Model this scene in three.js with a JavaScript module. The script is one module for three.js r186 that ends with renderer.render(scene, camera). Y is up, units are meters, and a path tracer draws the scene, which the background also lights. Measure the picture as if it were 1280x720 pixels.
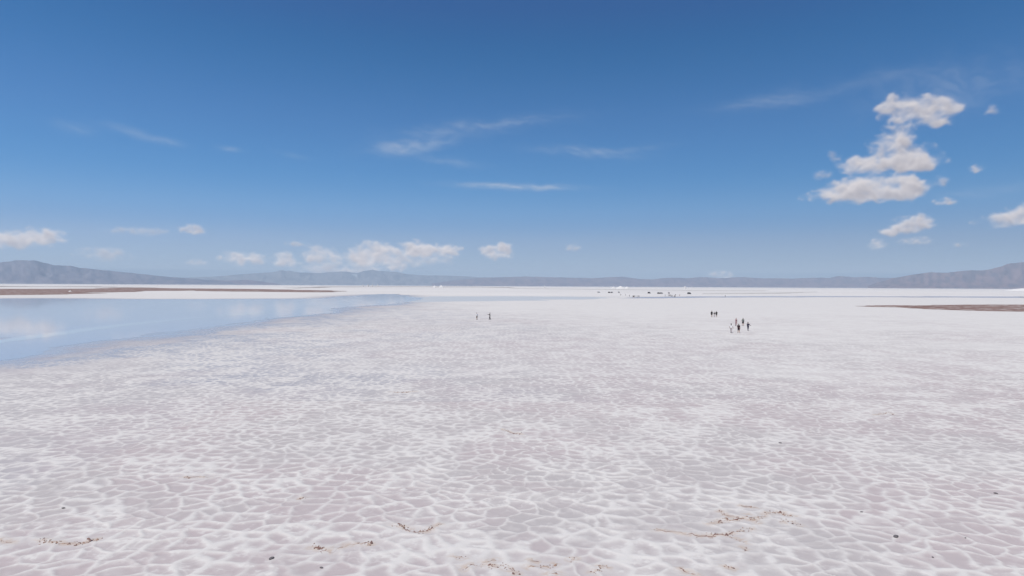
import * as THREE from 'three';
import { mergeGeometries } from 'three/addons/utils/BufferGeometryUtils.js';

// ---------------------------------------------------------------- camera, exposure, sun
const scene = new THREE.Scene();
const R = Math.PI / 180;
const camera = new THREE.PerspectiveCamera(45.72, 16 / 9, 0.1, 200000);
camera.position.set(0, 8.5, 0);
camera.rotation.set(-0.181 * R, 0, 0.292 * R);
const renderer = new THREE.WebGLRenderer({ antialias: true });
renderer.toneMapping = THREE.LinearToneMapping;
renderer.toneMappingExposure = 1;
renderer.shadowMap.enabled = true;
const sunDirection = new THREE.Vector3(-0.42, 1.5, 0.62).normalize();
const sun = new THREE.DirectionalLight(new THREE.Color().setRGB(1, 0.965, 0.91), 5);
sun.position.copy(sunDirection).multiplyScalar(400);
sun.castShadow = true;
sun.shadow.mapSize.set(4096, 4096);
Object.assign(sun.shadow.camera, { left: -260, right: 260, top: 260, bottom: -260, near: 1, far: 1200 });
scene.add(sun, sun.target);
scene.fog = new THREE.FogExp2(new THREE.Color().setRGB(0.58, 0.8, 1.0), 1 / 27000);

// ---------------------------------------------------------------- noise
const clamp = (x, a = 0, b = 1) => (x < a ? a : x > b ? b : x);
const mix = (a, b, t) => a + (b - a) * t;
const smooth = (a, b, x) => { const t = clamp((x - a) / (b - a)); return t * t * (3 - 2 * t); };
function rng(seed) { let s = seed | 0; return () => { s = (s + 0x6d2b79f5) | 0; let t = Math.imul(s ^ (s >>> 15), 1 | s); t = (t + Math.imul(t ^ (t >>> 7), 61 | t)) ^ t; return ((t ^ (t >>> 14)) >>> 0) / 4294967296; }; }
function hash2(x, y) { let h = Math.imul(x, 374761393) + Math.imul(y, 668265263) | 0; h = Math.imul(h ^ (h >>> 13), 1274126177); h ^= h >>> 16; h = Math.imul(h, 2246822519); return ((h ^ (h >>> 15)) >>> 0) / 4294967296; }
const hash3 = (x, y, z) => hash2(x + Math.imul(z, 7919), y + Math.imul(z, 104729));
function noise2(x, y) {
  const ix = Math.floor(x), iy = Math.floor(y), fx = x - ix, fy = y - iy, u = fx * fx * (3 - 2 * fx), v = fy * fy * (3 - 2 * fy);
  const a = hash2(ix, iy), b = hash2(ix + 1, iy), c = hash2(ix, iy + 1), d = hash2(ix + 1, iy + 1);
  return a + (b - a) * u + (c - a) * v + (a - b - c + d) * u * v;
}
function fbm2(x, y, n) { let s = 0, a = 0.5, w = 0; for (let i = 0; i < n; i++) { s += a * noise2(x, y); w += a; a *= 0.5; const t = x * 1.62 - y * 1.21 + 17.3; y = x * 1.21 + y * 1.62 + 5.1; x = t; } return s / w; }
function noise3(x, y, z) {
  const ix = Math.floor(x), iy = Math.floor(y), iz = Math.floor(z), fx = x - ix, fy = y - iy, fz = z - iz;
  const u = fx * fx * (3 - 2 * fx), v = fy * fy * (3 - 2 * fy), w = fz * fz * (3 - 2 * fz);
  const l = (k) => { const a = hash3(ix, iy, k), b = hash3(ix + 1, iy, k), c = hash3(ix, iy + 1, k), d = hash3(ix + 1, iy + 1, k); return a + (b - a) * u + (c - a) * v + (a - b - c + d) * u * v; };
  const p = l(iz), q = l(iz + 1);
  return p + (q - p) * w;
}
function fbm3(x, y, z, n) { let s = 0, a = 0.5, w = 0; for (let i = 0; i < n; i++) { s += a * noise3(x, y, z); w += a; a *= 0.58; x = x * 2.03 + 11.7; y = y * 2.03 + 3.1; z = z * 2.03 + 7.9; } return s / w; }
const toLinear = (c) => { c /= 255; return c <= 0.04045 ? c / 12.92 : Math.pow((c + 0.055) / 1.055, 2.4); };
const toByte = (c) => Math.round(255 * clamp(c <= 0.0031308 ? 12.92 * c : 1.055 * Math.pow(c, 1 / 2.4) - 0.055));

// ---------------------------------------------------------------- sky: clear high-altitude air, cumulus and cirrus (degrees of azimuth and elevation)
const lagoon = [[-62.0,-76.0],[-61.0,-82.0],[-62.0,-91.0],[-59.0,-96.0],[-58.0,-110.0],[-57.0,-126.0],[-60.0,-150.0],[-62.0,-176.0],[-60.0,-214.0],[-61.0,-272.0],[-60.0,-330.0],[-54.0,-386.0],[-69.0,-473.0],[-85.0,-518.0],[-110.0,-658.0],[-122.0,-653.0],[-124.0,-529.0],[-121.0,-429.0],[-148.0,-396.0],[-213.0,-379.0],[-264.0,-389.0],[-294.0,-358.0]];
const shallows = [[-57.0,-323.0],[-35.0,-372.0],[0.0,-388.0],[29.0,-417.0],[73.0,-495.0],[78.0,-555.0],[0.0,-563.0],[-51.0,-546.0],[-88.0,-502.0]];
const streak = [[-73.3,-93.5],[-72.1,-96.2],[-74.5,-113.7],[-77.8,-138.4],[-77.9,-166.3],[-76.0,-190.8],[-73.3,-212.2],[-78.6,-197.6],[-81.4,-173.9],[-82.6,-147.1],[-79.9,-121.9],[-77.2,-103.0],[-76.8,-97.9]];
const channel = [[72.0,-488.0],[91.0,-488.0],[215.0,-573.0],[327.0,-607.0],[473.0,-621.0],[553.0,-727.0],[371.0,-688.0],[244.0,-650.0],[169.0,-601.0],[104.0,-555.0]];
const bankL = [[-377.0,-480.0],[-369.0,-492.0],[-358.0,-509.0],[-351.0,-536.0],[-379.0,-610.0],[-423.0,-753.0],[-428.0,-915.0],[-298.0,-795.0],[-224.0,-796.0],[-227.0,-909.0],[-295.0,-1049.0],[-492.0,-1313.0],[-649.0,-1386.0],[-825.0,-1468.0],[-727.0,-1108.0],[-782.0,-1043.0],[-801.0,-1021.0]];
const bankR = [[156.0,-314.0],[164.0,-291.0],[169.0,-267.0],[178.0,-253.0],[190.0,-246.0],[281.0,-364.0],[228.0,-348.0],[186.0,-331.0],[168.0,-322.0]];
const trackA = [[-1178.0,-1525.0],[-1132.0,-1667.0],[-1041.0,-1709.0],[-789.0,-1418.0],[-789.0,-1531.0],[-1009.0,-1795.0],[-1323.0,-2152.0],[-1279.0,-1884.0],[-1669.0,-2159.0]];
const trackB = [[-504.0,-1536.0],[-688.0,-2670.0],[-508.0,-3613.0],[-179.0,-3817.0],[-0.0,-2794.0],[-0.0,-3825.0],[-243.0,-5179.0],[-676.0,-4809.0],[-919.0,-3268.0]];
const trackC = [[233.0,-827.0],[261.0,-839.0],[312.0,-889.0],[366.0,-932.0],[561.0,-1260.0],[591.0,-1329.0],[412.0,-1065.0],[328.0,-965.0],[244.0,-867.0]];
const trackD = [[0.0,-1963.0],[135.0,-1914.0],[303.0,-1619.0],[463.0,-1521.0],[571.0,-1523.0],[637.0,-1701.0],[517.0,-1699.0],[350.0,-1870.0],[160.0,-2274.0],[0.0,-2270.0]];
const crusts = [[[5.07,-23.83],[5.76,-23.57],[6.08,-23.42],[6.46,-23.28],[6.87,-23.28],[7.3,-23.36],[7.81,-23.67],[8.43,-23.92]],[[7.1,-24.46],[7.29,-24.55],[7.92,-24.89],[8.04,-24.81],[8.49,-25.11],[8.8,-24.9],[9.17,-25.12],[9.66,-25.71],[9.84,-25.71],[10.2,-25.72],[10.47,-25.27]],[[8.91,-26.44],[9.19,-26.35],[9.46,-26.26]],[[7.91,-25.82],[8.01,-25.37],[8.24,-25.15],[8.46,-25.03]],[[8.84,-25.52],[8.89,-25.16],[8.88,-24.49]],[[9.87,-24.58],[10.16,-24.59],[10.32,-24.34]],[[7.56,-23.14],[7.73,-22.93],[7.85,-22.71]],[[6.48,-20.87],[6.54,-20.66],[6.71,-20.52]],[[7.57,-22.29],[7.56,-22.02]],[[5.11,-20.56],[5.24,-20.33],[5.47,-20.11]],[[-1.76,-21.32],[-1.48,-21.26]],[[-1.39,-20.42],[-1.36,-20.6],[-1.15,-20.72],[-0.88,-20.78],[-0.62,-21.02],[-0.5,-21.15]],[[-0.61,-20.72],[-0.27,-20.55],[-0.12,-20.44],[0.04,-20.27],[0.18,-20.16]],[[0.53,-20.56],[0.82,-20.62],[1.06,-20.68],[1.34,-20.87]],[[0.59,-21.1],[0.83,-20.98]],[[1.88,-21.18],[1.99,-21.24]],[[1.1,-20.11],[1.39,-20.17]],[[2.42,-20.24],[2.73,-20.65],[2.94,-20.59]],[[-6.44,-22.04],[-6.07,-21.91],[-5.69,-21.72],[-5.64,-22.05],[-5.45,-22.12]],[[-5.39,-22.29],[-4.81,-22.37],[-4.57,-22.34]],[[-4.14,-24.13],[-3.91,-24.1],[-3.66,-23.74],[-2.94,-23.52],[-2.54,-24.24]],[[-16.91,-22.59],[-16.31,-22.32]],[[-15.57,-22.61],[-15.18,-22.47],[-14.58,-22.27],[-14.06,-22.28],[-13.77,-22.7]],[[-14.37,-30.0],[-13.32,-30.02]],[[-8.46,-27.05],[-8.26,-27.26]],[[-9.64,-54.36],[-8.62,-53.99],[-7.64,-54.63]],[[-0.52,-40.36],[0.04,-39.49],[0.59,-39.08]],[[24.2,-45.52],[25.6,-46.42],[25.72,-45.84]]];
const stones = [[-16.89,-25.76],[-7.39,-21.09],[-5.67,-20.46],[13.11,-23.22],[20.08,-28.26],[13.22,-25.72],[13.31,-21.51],[14.65,-37.2],[15.45,-23.18]];
const folk = [[40.55,-126.22],[48.88,-148.82],[50.73,-149.88],[41.75,-125.67],[45.72,-132.21],[56.45,-192.91],[57.2,-192.99],[57.83,-193.06],[-8.8,-171.49],[-5.52,-171.43]];
const farFolk = [[100.5,-630.9],[105.2,-632.6],[96.5,-560.6],[92.4,-521.2],[96.6,-537.1],[95.7,-522.2],[97.1,-522.6],[132.1,-589.1],[138.6,-604.9],[137.0,-590.7],[132.5,-563.8],[130.0,-547.2],[149.1,-622.7],[149.3,-608.4],[179.3,-574.3],[137.2,-595.2],[133.7,-572.4],[131.7,-551.6],[92.4,-517.7]];
const cars = [[113.3,-891.2],[124.9,-876.9],[128.5,-878.7],[141.6,-905.4],[167.1,-832.1],[174.0,-809.9],[177.5,-811.4],[191.6,-834.5],[205.5,-791.7]];
const heaps = [[-446.7,-690.4]];
const skyA = [[-41.67,1.12],[-39.34,1.23],[-37.7,1.32],[-36.85,1.4],[-36.33,1.52],[-35.63,1.62],[-34.87,1.58],[-34.28,1.43],[-33.82,1.28],[-33.26,1.3],[-32.88,1.28],[-32.31,1.14],[-31.34,1.04],[-30.35,0.94],[-29.34,0.84],[-28.31,0.74],[-27.26,0.6],[-26.19,0.52],[-25.1,0.44],[-23.99,0.33],[-22.57,0.19],[-21.71,0.04]];
const skyB = [[-28.83,0.05],[-28.05,0.3],[-27.26,0.42],[-25.65,0.5],[-23.88,0.58],[-22.86,0.68],[-21.71,0.81],[-20.55,0.89],[-19.36,1.0],[-18.64,1.17],[-18.04,1.11],[-17.24,0.99],[-15.7,0.97],[-14.77,1.08],[-13.82,1.12],[-13.19,1.04],[-12.74,1.02],[-12.23,1.16],[-11.59,1.28],[-10.94,1.18],[-9.64,1.13],[-8.66,0.94],[-7.34,0.85],[-5.36,0.83],[-4.02,0.8],[-2.69,0.71],[-0.0,0.69],[4.02,0.51],[6.68,0.25]];
const skyE = [[-25.92,0.07],[-25.1,0.2],[-24.44,0.29],[-23.71,0.36],[-22.86,0.3],[-22.29,0.31],[-21.71,0.35],[-21.13,0.38],[-20.43,0.29],[-19.36,0.14],[-18.76,0.05]];
const skyC = [[-6.68,0.19],[-4.69,0.46],[-2.69,0.68],[1.34,0.8],[4.01,0.74],[6.67,0.69],[8.32,0.79],[9.3,0.8],[10.61,0.63],[11.58,0.6],[12.22,0.69],[13.56,0.75],[14.44,0.71],[15.44,0.81],[16.93,0.71],[18.75,0.8],[19.95,0.72],[20.83,0.71],[22.28,0.69],[23.98,0.75],[24.43,0.78],[24.87,0.72],[25.53,0.9],[26.18,0.84],[26.56,0.77],[27.41,0.83],[28.3,0.75],[29.84,0.72],[31.33,0.57],[32.78,0.34]];
const skyD = [[27.52,0.15],[28.31,0.45],[29.33,0.76],[30.09,0.92],[31.43,1.14],[32.3,1.08],[33.25,1.2],[33.81,1.27],[34.63,1.26],[35.53,1.5],[36.06,1.71],[36.62,1.78],[37.69,1.84],[39.33,1.71],[41.66,1.46]];
const cumulus = [[1,1.0,[27.22,6.8,3.18,0.6],[28.16,7.39,2.29,0.83],[26.57,7.25,1.82,0.6],[29.8,6.94,1.52,0.76]],[2,0.9,[28.87,8.89,2.88,0.65],[26.67,9.18,1.18,0.42],[30.54,9.15,1.29,0.81],[28.76,10.1,1.24,0.82],[29.53,10.82,1.12,0.76]],[3,0.85,[30.77,12.36,2.18,0.86],[29.26,13.2,1.02,0.59],[32.47,12.58,0.96,0.68],[28.54,12.84,0.52,0.53],[31.27,11.53,1.47,0.34],[28.95,13.68,0.46,0.29]],[4,0.22,[24.38,8.5,0.72,0.37]],[5,0.18,[25.15,9.76,0.44,0.36]],[6,0.3,[35.02,12.03,0.49,0.33]],[7,0.6,[34.18,8.17,0.41,0.28]],[8,0.55,[32.41,6.04,0.72,0.23]],[9,0.3,[32.07,7.4,0.48,0.4]],[10,0.9,[30.42,4.55,1.3,0.52],[29.31,4.13,0.82,0.35],[28.91,3.91,0.51,0.23]],[11,0.8,[28.13,3.11,0.57,0.35]],[12,0.35,[30.58,3.34,0.99,0.23]],[13,0.9,[35.86,4.58,1.41,0.43],[37.25,4.83,1.28,0.64]],[14,0.3,[33.24,3.04,0.38,0.17]],[15,0.8,[-35.99,2.88,1.76,0.6],[-34.19,3.12,1.1,0.5],[-37.7,2.75,1.26,0.64]],[16,0.6,[-25.11,4.08,0.83,0.36]],[17,0.6,[-21.54,1.91,1.45,0.5]],[18,0.65,[-18.28,1.9,0.97,0.51]],[19,0.7,[-15.58,2.27,1.25,0.71]],[20,0.65,[-11.27,2.46,1.94,0.86],[-12.23,1.99,1.41,0.52]],[21,0.85,[-8.01,2.9,1.32,0.6],[-6.36,2.85,1.72,0.53]],[22,0.85,[-1.36,2.69,1.27,0.54],[-0.69,3.03,0.8,0.4]],[23,0.45,[-9.58,1.49,0.78,0.4]],[24,0.3,[-17.5,3.25,0.73,0.19]],[25,0.25,[-24.77,1.6,0.61,0.24]],[26,0.2,[-30.85,2.0,1.48,0.46]],[27,0.25,[5.07,3.18,0.6,0.27]],[28,0.3,[17.11,0.87,0.8,0.32]],[29,0.18,[-28.58,3.82,1.66,0.29]],[31,0.25,[-13.82,1.19,3.16,0.52]],[32,0.3,[-9.32,2.09,3.92,0.66]]];
const cirrus = [[-8.05,11.51,4.93,0.53,9,0.42],[-9.36,11.14,2.61,0.4,-6,0.4],[-2.75,13.1,9.37,0.47,6,0.3],[-5.07,10.17,3.99,0.33,-4,0.22],[-27.82,10.67,2.41,0.24,-6,0.48],[-29.37,11.07,3.06,0.29,-8,0.16],[-32.57,10.86,1.91,0.34,-5,0.18],[-22.5,10.38,1.26,0.19,-5,0.25],[-17.89,10.22,1.82,0.19,-8,0.15],[0.29,8.28,6.71,0.23,-1.5,0.95],[6.29,10.98,5.63,0.33,-5,0.36],[10.55,11.14,3.89,0.26,6,0.12],[20.46,14.26,5.3,0.38,3,0.22],[22.77,14.58,8.56,0.62,4,0.1],[32.7,13.94,7.13,1.35,6,0.2],[34.6,6.72,3.64,0.28,3,0.2],[-28.84,3.81,3.6,0.29,2,0.14],[28.22,15.09,4.69,0.47,5,0.12]];
const air = [[0, 166, 184, 208], [1, 163, 182, 208], [2, 159, 180, 207], [3.7, 147, 173, 206], [5, 132, 166, 206], [6.4, 120, 161, 206], [9, 99, 147, 199], [13.4, 83, 129, 184], [18.9, 64, 110, 164], [22.6, 61, 100, 155], [35, 52, 86, 142], [60, 43, 73, 128], [90, 40, 68, 122]];
function airColor(el, out) {
  let i = 0;
  while (i < air.length - 2 && el > air[i + 1][0]) i++;
  const p = air[i], q = air[i + 1], o = air[Math.max(0, i - 1)], r = air[Math.min(air.length - 1, i + 2)], h = q[0] - p[0], t = clamp((el - p[0]) / h), t2 = t * t, t3 = t2 * t;
  for (let c = 1; c < 4; c++) {
    const m0 = i ? (q[c] - o[c]) / (q[0] - o[0]) : (q[c] - p[c]) / h, m1 = r !== q ? (r[c] - p[c]) / (r[0] - p[0]) : (q[c] - p[c]) / h;
    out[c - 1] = toLinear((2 * t3 - 3 * t2 + 1) * p[c] + (t3 - 2 * t2 + t) * h * m0 + (-2 * t3 + 3 * t2) * q[c] + (t3 - t2) * h * m1);
  }
}
const HAZE = [0.237, 0.346, 0.52];
function makeSky() {
  const W = 4096, H = 2048, data = new Float32Array(W * H * 4), c = [0, 0, 0];
  for (let row = 0; row < H; row++) {
    const el = ((row + 0.5) / H - 0.5) * 180;
    airColor(Math.max(0, el), c);
    for (let col = 0; col < W; col++) {
      const o = (row * W + col) * 4, az = ((col + 0.5) / W) * 360 - 90;
      const k = (1 - 0.11 * Math.sin(az * R) * smooth(0, 4, el)) * (1 + 0.3 * (0.5 - 0.5 * Math.cos(2 * az * R)) * smooth(4, 24, el) * (el < 60 ? 1 : smooth(90, 60, el)));
      data[o] = c[0] * k; data[o + 1] = c[1] * k; data[o + 2] = c[2] * k; data[o + 3] = 1;
    }
  }
  const column = (az) => (((az + 90) / 360) * W - 0.5), lineOf = (el) => ((el / 180 + 0.5) * H - 0.5);
  // thin ice cloud, drawn out by the wind
  const streaks = [];
  for (const turn of [0, 95, 180, 262]) for (const s of cirrus) streaks.push([s[0] + turn, ...s.slice(1), turn]);
  for (const [az, el, len, wid, ang, power, turn] of streaks) {
    const ca = Math.cos(ang * R), sa = Math.sin(ang * R), reach = 1.5 * len;
    for (let row = Math.floor(lineOf(el - 0.45 * reach - 2)); row < lineOf(el + 0.45 * reach + 2); row++) for (let col = Math.floor(column(az - reach)); col < column(az + reach); col++) {
      const e = ((row + 0.5) / H - 0.5) * 180, a = ((col + 0.5) / W) * 360 - 90, dx = (a - az), dy = e - el;
      const warp = fbm2(a * 0.5 + turn * 3, e * 0.8 + 40, 3) - 0.5, x = dx * ca + dy * sa, y = -dx * sa + dy * ca + warp * 1.6 * wid;
      const env = Math.exp(-((x / (0.62 * len)) ** 2) - (y / wid) ** 2);
      if (env < 0.01) continue;
      const fibre = fbm2(x * 1.1 + az * 3.7, y * 5.5 / Math.sqrt(wid / 0.3) + x * 0.6 + el * 5, 4), n = mix(smooth(0.28, 0.78, fibre), 1, 0.3);
      const alpha = power * env * n * 0.8, o = (((row + H) % H) * W + ((col + W) % W)) * 4;
      for (let k = 0; k < 3; k++) data[o + k] = mix(data[o + k], [0.52, 0.58, 0.68][k], alpha);
    }
  }
  // fair-weather cumulus: each group of lobes is marched through its own depth and lit by the sun
  const all = [];
  for (const g of cumulus) all.push([g[0], g[1], g.slice(2)]);
  for (const turn of [88, 262]) for (const g of cumulus) if (g[0] % 3 === 1) all.push([g[0] + turn, g[1], g.slice(2).map((b) => [b[0] * (turn > 170 ? -1 : 1) + turn, b[1], b[2], b[3]])]);
  const L = [-0.3, 0.85, 0.45];
  for (const [seed, power, lobes] of all) {
    let x0 = 1e9, x1 = -1e9, y0 = 1e9, y1 = -1e9, big = 0;
    for (const [x, y, rx, ry] of lobes) { x0 = Math.min(x0, x - 1.45 * rx); x1 = Math.max(x1, x + 1.45 * rx); y0 = Math.min(y0, y - 1.45 * ry); y1 = Math.max(y1, y + 1.65 * ry); big = Math.max(big, ry); }
    const fq = 1.15 / Math.pow(big, 0.75), deep = 1.5 * big, N = 22, dz = (2 * deep) / N, gain = power * 2.3 / Math.pow(big, 0.85);
    const field = (X, Y, z, oct) => {
      let e = 0;
      const x = X + (noise3(X * fq * 0.9 + seed * 3, Y * fq * 1.2, z) - 0.5) * 0.75 * big, y = Y + (noise3(X * fq * 1.1, Y * fq * 1.1 + seed * 5, z + 20) - 0.5) * 0.5 * big;
      for (const [cx, cy, rx, ry] of lobes) {
        const ux = (x - cx) / rx, uy = (y - cy) / (y < cy ? 0.72 * ry : 1.15 * ry), uz = z / (0.9 * ry + 0.25 * rx), q = ux * ux + uy * uy + uz * uz;
        if (q < 2) e += (2 - q) * 0.5;
      }
      if (e <= 0) return 0;
      e = Math.min(e, 1.05);
      const wob = noise3(x * fq * 0.7 + seed, y * fq * 0.7, z * fq * 0.7 + 9) - 0.5;
      const n = fbm3(x * fq * 1.05 + seed * 7.3 + wob * 0.9, y * fq * 1.55 + wob * 0.7, z * fq + seed, oct) - 0.5;
      return 0.85 * clamp(e - 0.66 + n * 4.1, 0, 1) + 0.24 * clamp(e - 0.25 + n * 2.8, 0, 1);
    };
    for (let row = Math.max(H / 2, Math.floor(lineOf(y0))); row < lineOf(y1); row++) for (let col = Math.floor(column(x0)); col < column(x1); col++) {
      const y = ((row + 0.5) / H - 0.5) * 180, x = ((col + 0.5) / W) * 360 - 90;
      let T = 1, lit = 0;
      for (let s = 0; s < N && T > 0.02; s++) {
        const z = deep - (s + 0.5) * dz, d = field(x, y, z, 5);
        if (d <= 0.004) continue;
        let tau = 0;
        for (let k = 1; k < 5; k++) tau += field(x + L[0] * k * 0.2 * big, y + L[1] * k * 0.2 * big, z + L[2] * k * 0.2 * big, 2);
        const shade = 0.55 * Math.exp(-tau * 0.62) + 0.45 * Math.exp(-tau * 0.16), a = 1 - Math.exp(-d * gain * dz);
        lit += T * a * shade; T *= 1 - a;
      }
      const alpha = 1 - T;
      if (alpha < 0.004) continue;
      lit /= alpha;
      const o = (row * W + ((col % W) + W) % W) * 4, veil = 0.34 * Math.exp(-y / 2.6), low = 0.13 * Math.exp(-y / 3);
      const body = [0.32 + low * 0.7 + 0.4 * lit, 0.315 + low + 0.375 * lit, 0.375 + low * 1.5 + 0.34 * lit];
      for (let k = 0; k < 3; k++) data[o + k] = mix(data[o + k], mix(body[k], data[o + k], veil), alpha);
    }
  }
  // what was drawn is the sky as it looks from the ground; the haze below the peaks takes its share of that
  for (let row = H / 2; row < H; row++) {
    const el = ((row + 0.5) / H - 0.5) * 180, pass = Math.max(0.22, Math.exp(-Math.min(41000, 830 / Math.sin(el * R)) * scene.fog.density));
    for (let o = row * W * 4; o < (row + 1) * W * 4; o += 4) for (let k = 0; k < 3; k++) data[o + k] = Math.max(0.015, (data[o + k] - (1 - pass) * HAZE[k]) / pass);
  }
  const t = new THREE.DataTexture(data, W, H, THREE.RGBAFormat, THREE.FloatType);
  t.mapping = THREE.EquirectangularReflectionMapping;
  t.magFilter = THREE.LinearFilter;
  t.needsUpdate = true;
  return t;
}
scene.background = makeSky();
scene.environment = scene.background;

// ---------------------------------------------------------------- helpers
const names = new Map();
function numbered(name) { const n = names.get(name) ?? 0; names.set(name, n + 1); return n ? name + '_' + String(n).padStart(3, '0') : name; }
function put(o, name, parent) { o.name = parent ? name : numbered(name); (parent ?? scene).add(o); o.traverse((m) => { m.castShadow = m.receiveShadow = true; }); return o; }
function tag(o, label, category, group) { Object.assign(o.userData, { label, category }); if (group) o.userData.group = group; return o; }
const structure = (o, label, category) => { o.userData.kind = 'structure'; return tag(o, label, category); };
const paint = (r, g, b, roughness = 0.85, more = {}) => new THREE.MeshStandardMaterial({ color: new THREE.Color().setRGB(r, g, b), roughness, ...more });
function geometry(position, index, more = {}) {
  const g = new THREE.BufferGeometry();
  g.setAttribute('position', new THREE.Float32BufferAttribute(position, 3));
  if (more.uv) g.setAttribute('uv', new THREE.Float32BufferAttribute(more.uv, 2));
  if (more.color) g.setAttribute('color', new THREE.Float32BufferAttribute(more.color, 3));
  g.setIndex(index);
  if (more.normal) g.setAttribute('normal', new THREE.Float32BufferAttribute(more.normal, 3)); else g.computeVertexNormals();
  return g;
}
// signed distance to an outline on the ground, positive inside
function inside(poly, x, z) {
  let d = 1e18, s = -1;
  for (let i = 0, j = poly.length - 1; i < poly.length; j = i++) {
    const [ax, az] = poly[j], [bx, bz] = poly[i], ex = bx - ax, ez = bz - az, t = clamp(((x - ax) * ex + (z - az) * ez) / (ex * ex + ez * ez)), px = x - ax - ex * t, pz = z - az - ez * t;
    d = Math.min(d, px * px + pz * pz);
    if ((az > z) !== (bz > z) && x < (ex * (z - az)) / ez + ax) s = -s;
  }
  return s * Math.sqrt(d);
}
// a sheet on the ground wherever field > 0, cut cleanly along its edge
function fieldSheet(x0, x1, z0, z1, sx, sz, field, height) {
  const nx = Math.round((x1 - x0) / sx), nz = Math.round((z1 - z0) / sz), f = new Float32Array((nx + 1) * (nz + 1));
  for (let j = 0; j <= nz; j++) for (let i = 0; i <= nx; i++) f[j * (nx + 1) + i] = field(x0 + i * sx, z0 + j * sz);
  const pos = [], idx = [], uv = [], seen = new Map();
  const vertex = (x, z) => { const k = Math.round(x * 500) + ',' + Math.round(z * 500); let n = seen.get(k); if (n === undefined) { n = pos.length / 3; seen.set(k, n); pos.push(x, 0, z); uv.push(x, z); } return n; };
  for (let j = 0; j < nz; j++) for (let i = 0; i < nx; i++) {
    const q = [[i, j], [i, j + 1], [i + 1, j + 1], [i + 1, j]].map(([a, b]) => [x0 + a * sx, z0 + b * sz, f[b * (nx + 1) + a]]), ring = [];
    for (let k = 0; k < 4; k++) {
      const a = q[k], b = q[(k + 1) % 4];
      if (a[2] > 0) ring.push([a[0], a[1]]);
      if (a[2] > 0 !== b[2] > 0) { const t = a[2] / (a[2] - b[2]); ring.push([mix(a[0], b[0], t), mix(a[1], b[1], t)]); }
    }
    for (let k = 2; k < ring.length; k++) idx.push(vertex(...ring[0]), vertex(...ring[k - 1]), vertex(...ring[k]));
  }
  for (let n = 0; n < pos.length; n += 3) pos[n + 1] = height(pos[n], pos[n + 2]);
  return geometry(pos, idx, { uv });
}

// ---------------------------------------------------------------- the salt: polygons a good metre wide, low pressure ridges between them
const CELL = 0.9, cell = { d: 0, id: 0, x: 0, z: 0 };
const seedX = (i, j) => i + 0.08 + 0.84 * hash2(i, j), seedZ = (i, j) => j + 0.08 + 0.84 * hash2(i + 9176, j - 4211);
function polygonAt(x, z) {
  const wx = (noise2(x * 1.1 + 31, z * 1.1) - 0.5) * 0.5 + (noise2(x * 3.3, z * 3.3 + 77) - 0.5) * 0.14, wz = (noise2(x * 1.1, z * 1.1 + 53) - 0.5) * 0.5 + (noise2(x * 3.3 + 19, z * 3.3) - 0.5) * 0.14;
  const px = (x + wx) / CELL, pz = (z + wz) / CELL, ix = Math.floor(px), iz = Math.floor(pz);
  let best = 1e9, bi = 0, bj = 0, bx = 0, bz = 0;
  for (let j = iz - 1; j <= iz + 1; j++) for (let i = ix - 1; i <= ix + 1; i++) { const dx = seedX(i, j) - px, dz = seedZ(i, j) - pz, d = dx * dx + dz * dz; if (d < best) { best = d; bi = i; bj = j; bx = dx; bz = dz; } }
  let edge = 1e9;
  for (let j = bj - 1; j <= bj + 1; j++) for (let i = bi - 1; i <= bi + 1; i++) {
    if (i === bi && j === bj) continue;
    const dx = seedX(i, j) - px, dz = seedZ(i, j) - pz, ex = dx - bx, ez = dz - bz, l = Math.sqrt(ex * ex + ez * ez);
    edge = Math.min(edge, (0.5 * (bx + dx) * ex + 0.5 * (bz + dz) * ez) / l);
  }
  cell.d = edge * CELL; cell.id = bi * 65536 + bj;
  return cell;
}
function tabulated(poly, x0, x1, z0, z1, n) {   // distance to an outline, looked up in a table
  const w = Math.ceil((x1 - x0) / n) + 1, h = Math.ceil((z1 - z0) / n) + 1, t = new Float32Array(w * h);
  for (let j = 0; j < h; j++) for (let i = 0; i < w; i++) t[j * w + i] = inside(poly, x0 + i * n, z0 + j * n);
  return (x, z) => {
    const u = clamp((x - x0) / n, 0, w - 1.001), v = clamp((z - z0) / n, 0, h - 1.001), i = Math.floor(u), j = Math.floor(v), a = u - i, b = v - j, o = j * w + i;
    return mix(mix(t[o], t[o + 1], a), mix(t[o + w], t[o + w + 1], a), b);
  };
}
const shore = tabulated(lagoon, -420, 210, -760, -40, 3);
const crustNear = (x, z) => { let d = 9; if (z < -60 || z > -19) return d; for (const l of crusts) { if (Math.abs(l[0][0] - x) > 6) continue; for (let k = 1; k < l.length; k++) { const [ax, az] = l[k - 1], [bx, bz] = l[k], ex = bx - ax, ez = bz - az, t = clamp(((x - ax) * ex + (z - az) * ez) / (ex * ex + ez * ez)); d = Math.min(d, Math.hypot(x - ax - ex * t, z - az - ez * t)); } } return d; };
const shoreWobble = (x, z) => (fbm2(x * 0.05 + 3, z * 0.03, 3) - 0.5) * 22 + (fbm2(x * 0.5, z * 0.25 + 9, 2) - 0.5) * 5;
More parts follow.
